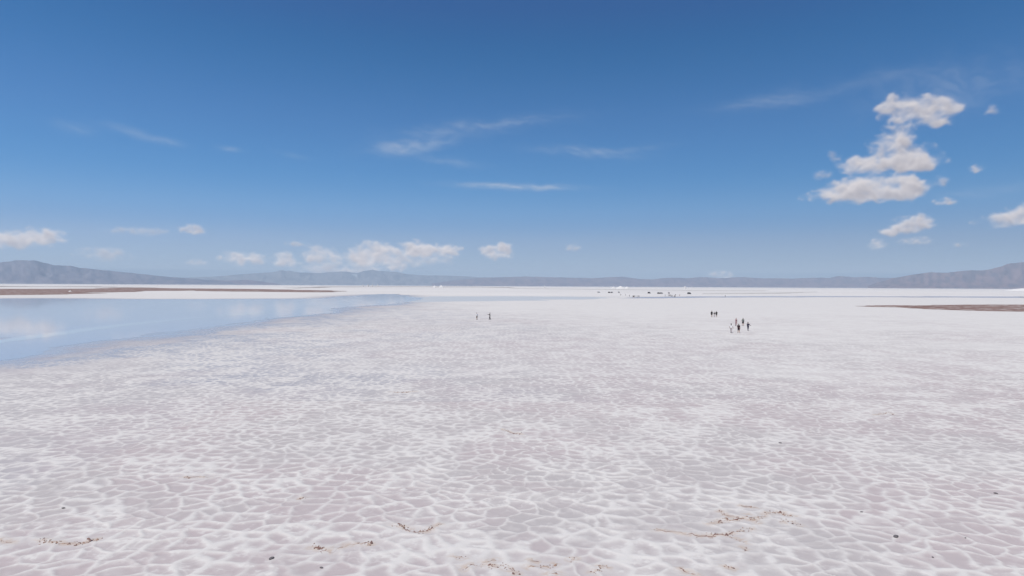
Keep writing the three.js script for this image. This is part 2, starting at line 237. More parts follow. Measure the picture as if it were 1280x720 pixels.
// young salt, smooth and whiter, lies beyond the cracked ground; this is its outline
const smoothSalt = [[64, -86], [110, -78], [200, -84], [420, -120], [700, -150], [700, -900], [-420, -900], [-420, -372], [-150, -372], [-40, -300], [20, -190]], inSmoothSalt = tabulated(smoothSalt, -470, 470, -640, -10, 5);
const saltLook = { white: 0, pink: 0, wet: 0, deep: 0, stain: 0 };
function saltAt(x, z, detail) {
  const p = polygonAt(x, z), d = p.d, s = z < -50 && x < 130 || x < -20 && z < -20 ? shore(x, z) + shoreWobble(x, z) : -200;
  const broad = fbm2(x * 0.07 + 5, z * 0.07, 3), patch = fbm2(x * 0.55 + 80, z * 0.55, 3), fine = detail ? fbm2(x * 3.6, z * 3.6 + 7, 4) : 0.5;
  const vein = detail ? smooth(0.9, 1, 1 - Math.abs(2 * noise2(x * 1.9 + patch * 3, z * 1.9) - 1)) * smooth(0.4, 0.6, noise2(x * 0.8, z * 0.8 + 60)) : 0.05;
  const w = 0.048 + 0.13 * noise2(x * 0.45 + 9, z * 0.45) * (0.6 + 0.8 * patch) + (detail ? 0 : 0.035), ridge = Math.exp(-((d / w) ** 2));
  const halo = Math.exp(-((d / (0.22 + 0.2 * patch)) ** 2));
  let white = 0.8 * ridge * (0.5 + 0.5 * smooth(0.2, 0.5, noise2(x * 0.8 + 15, z * 0.8))) + 0.34 * halo * smooth(0.3, 0.7, patch) + 0.18 * smooth(0.55, 0.75, patch) + 0.06 * smooth(0.5, 0.72, broad) - 0.04 + 0.65 * (fine - 0.5) + 0.34 * vein + (detail ? 0.42 * smooth(0.6, 0.74, fine) * smooth(0.36, 0.56, patch) : 0.13) + 0.2 * (hash2(p.id, 3) - 0.5);
  const sheet = smooth(-75, 75, inSmoothSalt(x, z) + (broad - 0.5) * 120 + (fbm2(x * 0.02, z * 0.008 + 4, 3) - 0.5) * 110 + (patch - 0.5) * 40);
  white = mix(white, 1.08 + 0.2 * (patch - 0.5), 0.85 * sheet);
  const film = smooth(-34, 3, s);
  saltLook.deep = smooth(1, 12, s);
  saltLook.wet = smooth(-110, 0, s) * (0.4 + 0.9 * smooth(0.35, 0.65, broad));
  saltLook.film = film;
  saltLook.white = clamp(white, 0, 1 + 0.25 * sheet) * (1 - 0.72 * film) * (1 - saltLook.deep);
  saltLook.pink = smooth(0.3, 0.62, fbm2(x * 0.11 + 50, z * 0.11 + 4, 3)) * 0.85 + 0.5 * (hash2(p.id, 8) - 0.5);
  saltLook.ridge = ridge * (1 - saltLook.deep);
  saltLook.patch = patch; saltLook.fine = fine;
  return saltLook;
}
const PAN_GREY = [0.36, 0.335, 0.33], PAN_PINK = [0.368, 0.322, 0.322], RIDGE = [0.505, 0.486, 0.466], WETPAN = [0.325, 0.322, 0.338];
function saltColor(x, z, detail, c) {
  const a = saltAt(x, z, detail), pk = clamp(a.pink);
  for (let k = 0; k < 3; k++) c[k] = mix(mix(mix(PAN_GREY[k], PAN_PINK[k], pk), WETPAN[k], clamp(a.wet * 0.9)), RIDGE[k], a.white);
  const grain = detail ? 1 + 0.06 * (a.fine - 0.5) : 1;
  for (let k = 0; k < 3; k++) c[k] *= grain;
  const dc = detail ? crustNear(x, z) : 9;
  if (dc < 0.6) {
    const n = fbm2(x * 5 + 3, z * 5, 4), bleach = smooth(0.6, 0.15, dc) * 0.6, stain = smooth(0.34, 0.02, dc + (n - 0.5) * 0.7) * smooth(0.32, 0.6, n);
    for (let k = 0; k < 3; k++) c[k] = mix(mix(c[k], [0.46, 0.44, 0.425][k], bleach), [0.37, 0.275, 0.205][k], 0.65 * stain);
  }
  return a;
}
function saltHeight(x, z) {
  const a = saltAt(x, z, true), dry = 1 - a.film;
  return dry * (0.03 * a.ridge * (0.5 + a.patch) + 0.008 * (a.patch - 0.5) + 0.024 * (a.fine - 0.5) + 0.008 * a.white) - 0.02 * a.deep;
}
function saltMaterial(x0, x1, z0, z1, w, h, detail) {
  const color = new Uint8Array(w * h * 4), rough = new Uint8Array(w * h * 4), c = [0, 0, 0];
  for (let j = 0; j < h; j++) for (let i = 0; i < w; i++) {
    const o = (j * w + i) * 4, a = saltColor(x0 + ((i + 0.5) / w) * (x1 - x0), z0 + ((j + 0.5) / h) * (z1 - z0), detail, c);
    for (let k = 0; k < 3; k++) color[o + k] = toByte(c[k]);
    rough[o] = rough[o + 1] = rough[o + 2] = Math.round(255 * mix(0.95, 0.06, Math.max(a.film ** 3, smooth(0.2, 1, a.wet) * mix(0.5, 0.85, a.film) * (1 - smooth(0.2, 0.65, a.white)))));
    color[o + 3] = rough[o + 3] = 255;
  }
  const make = (d, srgb) => { const t = new THREE.DataTexture(d, w, h); t.magFilter = THREE.LinearFilter; t.minFilter = THREE.LinearMipmapLinearFilter; t.generateMipmaps = true; t.anisotropy = 16; if (srgb) t.colorSpace = THREE.SRGBColorSpace; t.needsUpdate = true; return t; };
  return new THREE.MeshStandardMaterial({ map: make(color, true), roughnessMap: make(rough, false), roughness: 1, metalness: 0 });
}
const saltFlat = structure(put(new THREE.Group(), 'salt_flat'), 'white salt flat cracked into pinkish polygons, reaching the horizon', 'salt flat');
// bands of relief, finer towards the drone; each seam takes the coarser band's heights
const bands = [
  { x: 30, z0: -32, z1: -14, p: 0.08, tex: [2048, 1024], detail: true },
  { x: 56, z0: -64, z1: -32, p: 0.16, tex: [2048, 1024], detail: true },
  { x: 112, z0: -144, z1: -64, p: 0.5, tex: [2048, 1024], detail: false },
];
bands.forEach((b, k) => {
  const nx = Math.round((2 * b.x) / b.p), nz = Math.round((b.z1 - b.z0) / b.p), w = nx + 1, heights = new Float32Array(w * (nz + 1)), next = bands[k + 1];
  for (let j = 0; j <= nz; j++) for (let i = 0; i <= nx; i++) heights[j * w + i] = saltHeight(-b.x + i * b.p, b.z0 + j * b.p);
  if (next) for (let i = 0; i <= nx; i++) { const x = -b.x + i * b.p, u = (x + next.x) / next.p, q = Math.floor(u + 1e-6), t = u - q; heights[i] = mix(saltHeight(-next.x + q * next.p, b.z0), saltHeight(-next.x + (q + 1) * next.p, b.z0), t); }
  const pos = new Float32Array(w * (nz + 1) * 3), nor = new Float32Array(pos.length), uv = new Float32Array(w * (nz + 1) * 2), at = (i, j) => heights[clamp(j, 0, nz) * w + clamp(i, 0, nx)];
  for (let j = 0; j <= nz; j++) for (let i = 0; i <= nx; i++) {
    const n = j * w + i, gx = (at(i + 1, j) - at(i - 1, j)) / (2 * b.p), gz = (at(i, j + 1) - at(i, j - 1)) / (2 * b.p), l = 1 / Math.hypot(gx, 1, gz);
    pos.set([-b.x + i * b.p, heights[n], b.z0 + j * b.p], n * 3); nor.set([-gx * l, l, -gz * l], n * 3); uv.set([i / nx, j / nz], n * 2);
  }
  const m = saltMaterial(-b.x, b.x, b.z0, b.z1, ...b.tex, b.detail), rest = [], cells = new Map();
  for (let j = 0; j < nz; j++) for (let i = 0; i < nx; i++) {
    const a = j * w + i, quad = [a, a + w, a + 1, a + 1, a + w, a + w + 1];
    let list = rest;
    if (k === 0) {
      const id = polygonAt(-b.x + (i + 0.5) * b.p, b.z0 + (j + 0.5) * b.p).id;
      if (!cells.has(id)) cells.set(id, []);
      list = cells.get(id);
    }
    for (const n of quad) list.push(n);
  }
  // the polygons that show largest, each a piece of its own; what is left stays one crust
  const order = [...cells.values()].map((list) => { let x = 0, z = 0; for (const n of list) { x += pos[n * 3]; z += pos[n * 3 + 2]; } x /= list.length; z /= list.length; return { list, size: Math.abs(x) > 0.77 * -z || z > -19.2 ? 0 : list.length / (z * z * -z), x, z }; }).sort((p, q) => q.size - p.size);
  order.forEach(({ list, size }, n) => {
    if (n >= 300 || !size) { for (const v of list) rest.push(v); return; }
    const map = new Map(), p = [], q = [], t = [], idx = [];
    for (const v of list) { if (!map.has(v)) { map.set(v, map.size); p.push(pos[v * 3], pos[v * 3 + 1], pos[v * 3 + 2]); q.push(nor[v * 3], nor[v * 3 + 1], nor[v * 3 + 2]); t.push(uv[v * 2], uv[v * 2 + 1]); } idx.push(map.get(v)); }
    put(new THREE.Mesh(geometry(p, idx, { uv: t, normal: q }), m), 'salt_polygon', saltFlat);
  });
  put(new THREE.Mesh(geometry(pos, rest, { uv, normal: nor }), m), 'salt_crust', saltFlat).userData.kind = 'stuff';
});
{ // beyond the relief: the same polygons, too small to stand up
  const x = 460, z0 = -624, z1 = -144, g = new THREE.PlaneGeometry(2 * x, z1 - z0).rotateX(-Math.PI / 2).translate(0, -0.004, (z0 + z1) / 2), u = g.attributes.uv;
  for (let i = 0; i < u.count; i++) u.setY(i, 1 - u.getY(i));
  put(new THREE.Mesh(g, saltMaterial(-x, x, z0, z1, 2048, 1024, false)), 'salt_crust', saltFlat).userData.kind = 'stuff';
}
{ // the open flat out to the foot of the hills
  const S = 2048, d = new Uint8Array(S * S * 4);
  for (let j = 0; j < S; j++) for (let i = 0; i < S; i++) {
    const x = (i / S - 0.5) * 9000, z = -7600 + (j / S) * 9000, o = (j * S + i) * 4, n = fbm2(x * 0.004, z * 0.0035, 5), w = fbm2(x * 0.03 + 8, z * 0.012, 3), s = clamp(0.82 + 0.5 * (n - 0.5) + 0.25 * (w - 0.5));
    for (let k = 0; k < 3; k++) d[o + k] = toByte(mix([0.42, 0.405, 0.39][k], [0.545, 0.527, 0.508][k], s));
    d[o + 3] = 255;
  }
  const t = new THREE.DataTexture(d, S, S); t.magFilter = THREE.LinearFilter; t.colorSpace = THREE.SRGBColorSpace; t.wrapS = t.wrapT = THREE.MirroredRepeatWrapping; t.needsUpdate = true;
  const Z = 32000, g = new THREE.PlaneGeometry(2 * Z, 43000, 40, 40).rotateX(-Math.PI / 2).translate(0, -0.1, -17500), p = g.attributes.position, u = g.attributes.uv;
  for (let i = 0; i < p.count; i++) u.setXY(i, p.getX(i) / 9000 + 0.5, (p.getZ(i) + 7600) / 9000);
  put(new THREE.Mesh(g, new THREE.MeshStandardMaterial({ map: t, roughness: 0.95 })), 'salt_sheet', saltFlat);
}

// ---------------------------------------------------------------- brine
const brine = new THREE.MeshPhysicalMaterial({ color: new THREE.Color().setRGB(0.38, 0.39, 0.425), roughness: 0.05, ior: 1.33 });
const damp = new THREE.MeshPhysicalMaterial({ color: new THREE.Color().setRGB(0.37, 0.36, 0.375), roughness: 0.3, ior: 1.33 });
structure(put(new THREE.Mesh(fieldSheet(-420, 130, -700, -70, 2, 2, (x, z) => shore(x, z) + shoreWobble(x, z), () => 0.006), brine), 'water'), 'shallow pale blue sheet of water lying on the salt', 'water');
const shallow = new THREE.MeshPhysicalMaterial({ color: new THREE.Color().setRGB(0.45, 0.46, 0.46), roughness: 0.42, ior: 1.33 });
structure(put(new THREE.Mesh(fieldSheet(-130, 110, -600, -320, 2, 2, (x, z) => inside(shallows, x, z) + (fbm2(x * 0.04 + 6, z * 0.05, 4) - 0.5) * 60 - 2, () => 0.002), shallow), 'water'), 'thin blue grey band of shallow water beyond the pair of people', 'water');
structure(put(new THREE.Mesh(fieldSheet(-90, -50, -240, -75, 0.7, 1.4, (x, z) => inside(streak, x, z) + (fbm2(x * 0.15, z * 0.1, 3) - 0.5) * 2.4, () => 0.011), new THREE.MeshPhysicalMaterial({ color: new THREE.Color().setRGB(0.46, 0.49, 0.5), roughness: 0.04, ior: 1.33 })), 'water'), 'paler streak of water crossing the blue sheet', 'water');  // a paler sheet laid just above the main water
structure(put(new THREE.Mesh(fieldSheet(60, 640, -760, -470, 3, 3, (x, z) => inside(channel, x, z) + (fbm2(x * 0.03, z * 0.05, 3) - 0.5) * 34 - 3, () => 0.006), damp), 'water'), 'thin lavender strip of water beyond the groups of people', 'water');

// ---------------------------------------------------------------- mud banks and tracks on the salt
function mudMaterial(base, pale, scale, amount) {
  const S = 512, d = new Uint8Array(S * S * 4);
  for (let j = 0; j < S; j++) for (let i = 0; i < S; i++) {
    const o = (j * S + i) * 4, f = fbm2(i * 0.05, j * 0.05, 5), s = smooth(0.52, 0.72, fbm2(i * 0.03 + 40, j * 0.06, 4)) * amount;
    for (let k = 0; k < 3; k++) d[o + k] = toByte(mix(base[k] * (0.65 + 0.7 * f), pale[k], s));
    d[o + 3] = 255;
  }
  const t = new THREE.DataTexture(d, S, S); t.magFilter = THREE.LinearFilter; t.colorSpace = THREE.SRGBColorSpace; t.wrapS = t.wrapT = THREE.MirroredRepeatWrapping; t.repeat.set(1 / scale, 1 / scale); t.needsUpdate = true;
  return new THREE.MeshStandardMaterial({ map: t, roughness: 1 });
}
const mud = mudMaterial([0.168, 0.1, 0.08], [0.42, 0.39, 0.37], 60, 0.75), dirt = mudMaterial([0.28, 0.25, 0.235], [0.45, 0.43, 0.42], 160, 0.5), paleDirt = mudMaterial([0.39, 0.375, 0.35], [0.48, 0.465, 0.45], 160, 0.5);
function bank(poly, step, rough, lift, m, name, label, stretch = 1) {
  const xs = poly.map((p) => p[0]), zs = poly.map((p) => p[1]), pad = rough;
  const f = (x, z) => inside(poly, x, z) + (fbm2(x / (rough * 2.2) + 7, z / (rough * 2.2 * stretch), 4) - 0.5) * 2.2 * rough;
  const g = fieldSheet(Math.min(...xs) - pad, Math.max(...xs) + pad, Math.min(...zs) - pad, Math.max(...zs) + pad, step, step, f, (x, z) => 0.02 + lift * smooth(0, rough * 1.5, f(x, z)) * (0.4 + fbm2(x / step / 2.3, z / step / 2.3, 3)));
  return structure(put(new THREE.Mesh(g, m), name), label, 'mud bank');
}
bank(bankL, 5, 34, 0.35, mud, 'mud_bank', 'long brown mud bank behind the sheet of water');
bank(bankR, 0.9, 7, 0.2, mud, 'mud_bank', 'ragged brown mud bank on dry salt, ending in a thin point');
bank(trackA, 14, 40, 0.3, dirt, 'mud_bank', 'thin dark mud line between the long bank and the hill');
bank(trackB, 26, 60, 0.5, dirt, 'mud_bank', 'thin greyish mud line on the far salt under the blue mountains');
bank(trackC, 3, 7, 0.1, paleDirt, 'dirt_track', 'thin greyish track on the salt behind the lone standing person');
bank(trackD, 8, 20, 0.1, paleDirt, 'dirt_track', 'faint pale track on the far salt behind the parked cars');

// ---------------------------------------------------------------- hills: skyline in degrees, built as slopes of real depth
const hillMaterial = new THREE.MeshStandardMaterial({ vertexColors: true, roughness: 1 });
function hills(line, front, crest, back, seed, rock, dark, label, snow) {  // rock tints lean bluish, some of the haze put into their colour
  const step = 0.1, a0 = line[0][0], n = Math.round((line[line.length - 1][0] - a0) / step), rows = 46, pos = [], col = [], idx = [];
  const sky = (az) => { let k = 0; while (k < line.length - 2 && az > line[k + 1][0]) k++; const [xa, ya] = line[k], [xb, yb] = line[k + 1]; return mix(ya, yb, smooth(0, 1, clamp((az - xa) / (xb - xa))) * 0.5 + 0.5 * clamp((az - xa) / (xb - xa))); };
  for (let i = 0; i <= n; i++) for (let j = 0; j <= rows; j++) {
    const az = a0 + i * step, t = (j / rows) * 1.3, el = sky(az) * (1 + 0.05 * (fbm2(az * 3 + seed, 3, 3) - 0.5));
    const r = t < 1 ? mix(front, crest, t) : mix(crest, back, (t - 1) / 0.3), x = r * Math.sin(az * R), z = -r * Math.cos(az * R);
    const u = az * 1.5 + seed * 13, spur = 1 - Math.abs(2 * fbm2(u + 0.5 * fbm2(u * 2, t * 4, 2), t * 1.6 + seed, 4) - 1), rough = fbm2(u * 4.5, t * 9, 4);
    const rise = t < 1 ? Math.pow(t, 1.25) * mix(1, 0.62 + 0.4 * spur + 0.12 * (rough - 0.5), 0.8 * smooth(0, 0.3, t) * smooth(1, 0.72, t)) : 1 - Math.pow((t - 1) / 0.3, 1.4) * 1.02;
    pos.push(x, 8.5 * Math.max(0, rise) + r * Math.tan(el * R) * rise - 1, z);
    const cloudShade = smooth(0.36, 0.7, fbm2(u * 2.6 + 30, t * 5.5, 5)), m = 0.86 + 0.28 * rough, white = snow && az > snow[0] && az < snow[1] && t > 0.8 && t < 0.93 ? smooth(0.3, 0.45, rough) : 0;  // darker patches painted into the slopes in place of cloud shadows
    for (let k = 0; k < 3; k++) col.push(mix(mix(rock[k], dark[k], cloudShade) * m, 0.55, white));
  }
  for (let i = 0; i < n; i++) for (let j = 0; j < rows; j++) { const a = i * (rows + 1) + j, b = a + rows + 1; idx.push(a, b, a + 1, a + 1, b, b + 1); }
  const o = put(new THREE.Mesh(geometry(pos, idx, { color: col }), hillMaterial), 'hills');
  return structure(o, label, 'hills');
}
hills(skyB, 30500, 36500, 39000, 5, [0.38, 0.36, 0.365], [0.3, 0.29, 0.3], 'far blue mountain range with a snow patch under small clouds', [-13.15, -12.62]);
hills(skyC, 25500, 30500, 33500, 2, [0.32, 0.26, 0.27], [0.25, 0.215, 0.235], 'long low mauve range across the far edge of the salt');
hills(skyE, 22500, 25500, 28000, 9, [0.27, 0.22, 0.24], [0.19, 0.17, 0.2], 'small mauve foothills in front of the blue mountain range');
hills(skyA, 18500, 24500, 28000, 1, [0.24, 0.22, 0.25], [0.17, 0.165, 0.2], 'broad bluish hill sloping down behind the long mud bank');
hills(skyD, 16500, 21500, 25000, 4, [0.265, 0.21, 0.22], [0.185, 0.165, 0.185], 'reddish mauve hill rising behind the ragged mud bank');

// ---------------------------------------------------------------- heaps of scraped salt
const heapSalt = paint(0.56, 0.55, 0.54, 0.95);
function heap(x, z, w, dep, h, seed, label, group) {
  const N = 28, M = 10, pos = [], idx = [];
  for (let j = 0; j <= M; j++) for (let i = 0; i < N; i++) {
    const a = (i / N) * 2 * Math.PI, r = 1 - j / M, k = 0.75 + 0.5 * fbm2(Math.cos(a) * 1.6 + seed * 5, Math.sin(a) * 1.6 + r, 3);
    pos.push(Math.cos(a) * r * k * w / 2, h * (1 - r * r) * (0.8 + 0.4 * fbm2(Math.cos(a) * r * 3 + seed, Math.sin(a) * r * 3, 3)) - 0.1, Math.sin(a) * r * k * dep / 2);
  }
  for (let j = 0; j < M; j++) for (let i = 0; i < N; i++) { const a = j * N + i, b = j * N + (i + 1) % N; idx.push(a, a + N, b, b, a + N, b + N); }
  const o = put(new THREE.Mesh(geometry(pos, idx), heapSalt), 'salt_heap');
  o.position.set(x, 0, z);
  return tag(o, label, 'salt heap', group);
}
heap(-446.7, -690.4, 3.6, 3.2, 1.5, 1, 'small white salt heap on the long brown mud bank');
heap(397, -2500, 36, 22, 9.1, 2, 'large white salt heap on the horizon beyond the standing groups');
heap(373, -2510, 18, 12, 7.6, 3, 'low white salt heap close beside the largest heap', 'low heaps beside the largest heap');
heap(419, -2490, 18, 12, 7.9, 4, 'low white salt heap close beside the largest heap', 'low heaps beside the largest heap');
heap(757, -2990, 13, 10, 11, 5, 'single pointed salt heap on the horizon beyond the parked cars');
heap(143, -3000, 6, 6, 11, 6, 'tiny white salt heap standing alone under the mauve range');
heap(-316, -3060, 20, 14, 9.2, 7, 'white salt heap on the horizon under the far blue mountains');
heap(-346, -3050, 16, 10, 8, 8, 'lower white salt heap joining the one under the blue mountains');
for (const [k, x] of [-668, -650, -634, -614].entries()) heap(x, -3060 - 20 * k, 7, 6, 11 + (k % 2), 10 + k, 'tiny salt heap in a row below the snow patch', 'row of tiny heaps below the snow patch');
heap(1850, -2480, 120, 40, 8.2, 20, 'long low salt heap at the foot of the reddish hill');

// ---------------------------------------------------------------- rust-brown crust pushed up along cracks
const crustMaterials = [paint(0.17, 0.1, 0.085, 1), paint(0.25, 0.165, 0.125, 1), paint(0.14, 0.085, 0.075, 1)];
const lump = (() => { const g = new THREE.IcosahedronGeometry(1, 1), p = g.attributes.position; for (let i = 0; i < p.count; i++) { const k = 0.7 + 0.6 * noise3(p.getX(i) * 1.7 + 4, p.getY(i) * 1.7, p.getZ(i) * 1.7); p.setXYZ(i, p.getX(i) * k, p.getY(i) * k, p.getZ(i) * k); } g.computeVertexNormals(); return g; })();
const crustLabels = ['long curved rusty crust line below the arched crust line', 'rusty crust line arching over the cracked salt, widest at its tip', 'short thin crust line above the arched crust line', 'fine slanting crust thread meeting the arched crust line', 'short beige crust thread joining the arched and long curved crust lines', 'faint pale crust thread below the tip of the arched crust line', 'hairline crust thread just below the long curved crust line', 'three small rusty flecks under the single rusty clump', 'single rusty clump below the long curved crust line', 'short slanting crust line beside the clump', 'short crust line above the left curl of the rusty crust ring',
  'rusty crust curling around a smooth white plate', 'rusty crust closing the other side of the smooth white plate', 'beaded rusty crust beside the smooth white plate', 'faint thin crust above the beaded rusty crust', 'small isolated rusty clump past the beaded crust', 'short rusty crust below the beaded crust', 'rusty crust hooking upward past the beaded crust',
  'forked rusty crust near a dark pebble', 'straight rusty crust continuing the forked crust', 'thin rusty crust dipping in a shallow V', 'faint beige crust stub next to the long thin beige crust', 'long thin beige crust bending upward at one end', 'hairline dark crust on bluish wet polygons', 'tiny dark crust fleck between the hairline crust and the V', 'faint rusty flecks far out on the polygons towards the pair of people', 'scattered rusty flecks on unbroken polygons above the shallow V crust', 'thin faint brown streak far out below the group of five'];
crusts.forEach((line, k) => {
  const rand = rng(900 + k), crust = new THREE.Group(), [ox, oz] = line[0];
  crust.position.set(ox, 0, oz);
  for (let n = 1; n < line.length; n++) {
    const [ax, az] = line[n - 1], [bx, bz] = line[n], len = Math.hypot(bx - ax, bz - az);
    for (let s = 0; s < len; s += 0.017) {
      const t = s / len, x = mix(ax, bx, t), z = mix(az, bz, t), dense = noise2(x * 2.6 + 5, z * 2.6 + k);
      if (rand() > smooth(0.3, 0.8, dense) * 0.5 + 0.03) continue;
      const r = (0.008 + 0.038 * rand() * rand() * rand() * rand()) * (0.7 + 0.9 * dense), wob = (noise2(x * 5, z * 5 + 30) - 0.5) * 0.28, px = x + wob * (az - bz) / len + (rand() + rand() + rand() - 1.5) * 0.13, pz = z + wob * (bx - ax) / len + (rand() + rand() + rand() - 1.5) * 0.2;
      const clod = put(new THREE.Mesh(lump, crustMaterials[Math.floor(rand() * 3)]), 'clod', crust);
      clod.position.set(px - ox, saltHeight(px, pz) + r * 0.2, pz - oz); clod.rotation.set(rand() * 0.6, rand() * 6, rand() * 0.6); clod.scale.set(r * 2.1, r * 0.7, r * 1.3);
    }
  }
  // the crack itself: a thin brown lip, broken where it thins out
  const path = [], pos = [], idx = [];
  for (let n = 1; n < line.length; n++) { const [ax, az] = line[n - 1], [bx, bz] = line[n], len = Math.hypot(bx - ax, bz - az), m = Math.max(2, Math.round(len / 0.04)); for (let q = n > 1 ? 1 : 0; q <= m; q++) path.push([mix(ax, bx, q / m), mix(az, bz, q / m)]); }
  path.forEach(([x, z], q) => {
    const [ax, az] = path[Math.max(0, q - 1)], [bx, bz] = path[Math.min(path.length - 1, q + 1)], l = Math.hypot(bx - ax, bz - az) || 1, nx = (az - bz) / l, nz = (bx - ax) / l, wob = (noise2(x * 5, z * 5 + 30) - 0.5) * 0.28 + (noise2(x * 19, z * 19) - 0.5) * 0.07, w = 0.004 + 0.05 * smooth(0.42, 0.85, fbm2(x * 4.2 + 70, z * 4.2 + k, 3)) * Math.sin(Math.PI * clamp((q + 0.5) / path.length)) ** 0.5;
    for (const [side, up] of [[-1, -0.006], [0, 0.012], [1, -0.006]]) { const px = x + nx * (wob + side * w), pz = z + nz * (wob + side * w); pos.push(px - ox, saltHeight(px, pz) + up * Math.min(1, w / 0.02), pz - oz); }
    if (q) for (const c of [0, 1]) { const a = (q - 1) * 3 + c, b = q * 3 + c; idx.push(a, b, a + 1, a + 1, b, b + 1); }
  });
  put(new THREE.Mesh(geometry(pos, idx), crustMaterials[k % 3]), 'crack_lip', crust);
  if (crust.children.length) tag(put(crust, 'mud_crust'), crustLabels[k], 'mud crust');
});

// ---------------------------------------------------------------- stray pebbles
const pebble = paint(0.1, 0.09, 0.095, 0.9);
const stoneLabels = ['dark pebble on the salt above the long thin beige crust', 'dark pebble on the salt next to the forked rusty crust', 'smaller dark pebble between the forked crust and the white plate', 'largest dark pebble, long and flat, on open pinkish salt', 'flat dark fleck of stone on the salt, well away from the crusts', 'small dark pebble beside the tip of the arched crust line', 'tiny grey pebble below the long flat pebble', 'tiny dark pebble far out on unbroken salt polygons', 'tiny brown pebble beside the long flat pebble'];
stones.forEach(([x, z], k) => {
  const s = [0.042, 0.06, 0.038, 0.07, 0.05, 0.035, 0.028, 0.05, 0.024][k], o = put(new THREE.Mesh(lump, pebble), 'pebble');
  o.position.set(x, saltHeight(x, z) + s * 0.3, z); o.scale.set(s * 1.7, s * 0.65, s); o.rotation.y = k * 1.3;
  tag(o, stoneLabels[k], 'pebble');
});

// ---------------------------------------------------------------- people
function surfaceNets(sdf, min, max, h) {
  const [nx, ny, nz] = [0, 1, 2].map((k) => Math.ceil((max[k] - min[k]) / h) + 1), v = new Float32Array(nx * ny * nz), id = new Int32Array(nx * ny * nz).fill(-1), pos = [], idx = [];
  for (let k = 0; k < nz; k += 4) for (let j = 0; j < ny; j += 4) for (let i = 0; i < nx; i += 4) {   // blocks well off the surface are filled, not sampled
    const c = sdf(min[0] + (i + 1.5) * h, min[1] + (j + 1.5) * h, min[2] + (k + 1.5) * h), off = Math.abs(c) > 6.5 * h;
    for (let r = k; r < Math.min(k + 4, nz); r++) for (let q = j; q < Math.min(j + 4, ny); q++) for (let p = i; p < Math.min(i + 4, nx); p++) v[p + q * nx + r * nx * ny] = off ? c : sdf(min[0] + p * h, min[1] + q * h, min[2] + r * h);
  }
  const sx = 1, sy = nx, sz = nx * ny, corner = [0, sx, sy, sx + sy, sz, sx + sz, sy + sz, sx + sy + sz], edges = [[0, 1], [2, 3], [4, 5], [6, 7], [0, 2], [1, 3], [4, 6], [5, 7], [0, 4], [1, 5], [2, 6], [3, 7]];
  for (let k = 0; k < nz - 1; k++) for (let j = 0; j < ny - 1; j++) for (let i = 0; i < nx - 1; i++) {
    const n = i + j * sy + k * sz;
    let mask = 0;
    for (let c = 0; c < 8; c++) if (v[n + corner[c]] < 0) mask |= 1 << c;
    if (!mask || mask === 255) continue;
    let x = 0, y = 0, z = 0, m = 0;
    for (const [a, b] of edges) {
      if (((mask >> a) & 1) === ((mask >> b) & 1)) continue;
      const va = v[n + corner[a]], vb = v[n + corner[b]], t = va / (va - vb);
      x += mix(a & 1, b & 1, t); y += mix((a >> 1) & 1, (b >> 1) & 1, t); z += mix((a >> 2) & 1, (b >> 2) & 1, t); m++;
    }
    id[n] = pos.length / 3;
    pos.push(min[0] + (i + x / m) * h, min[1] + (j + y / m) * h, min[2] + (k + z / m) * h);
  }
  const face = (a, b, c, d, flip) => { if (flip) idx.push(a, c, b, c, a, d); else idx.push(a, b, c, c, d, a); };
  for (let k = 1; k < nz - 1; k++) for (let j = 1; j < ny - 1; j++) for (let i = 1; i < nx - 1; i++) {
    const n = i + j * sy + k * sz, inn = v[n] < 0;
    if (inn !== v[n + sx] < 0) face(id[n - sy - sz], id[n - sz], id[n], id[n - sy], !inn);
    if (inn !== v[n + sy] < 0) face(id[n - sx - sz], id[n - sx], id[n], id[n - sz], !inn);
    if (inn !== v[n + sz] < 0) face(id[n - sx - sy], id[n - sy], id[n], id[n - sx], !inn);
  }
  return geometry(pos, idx);
}
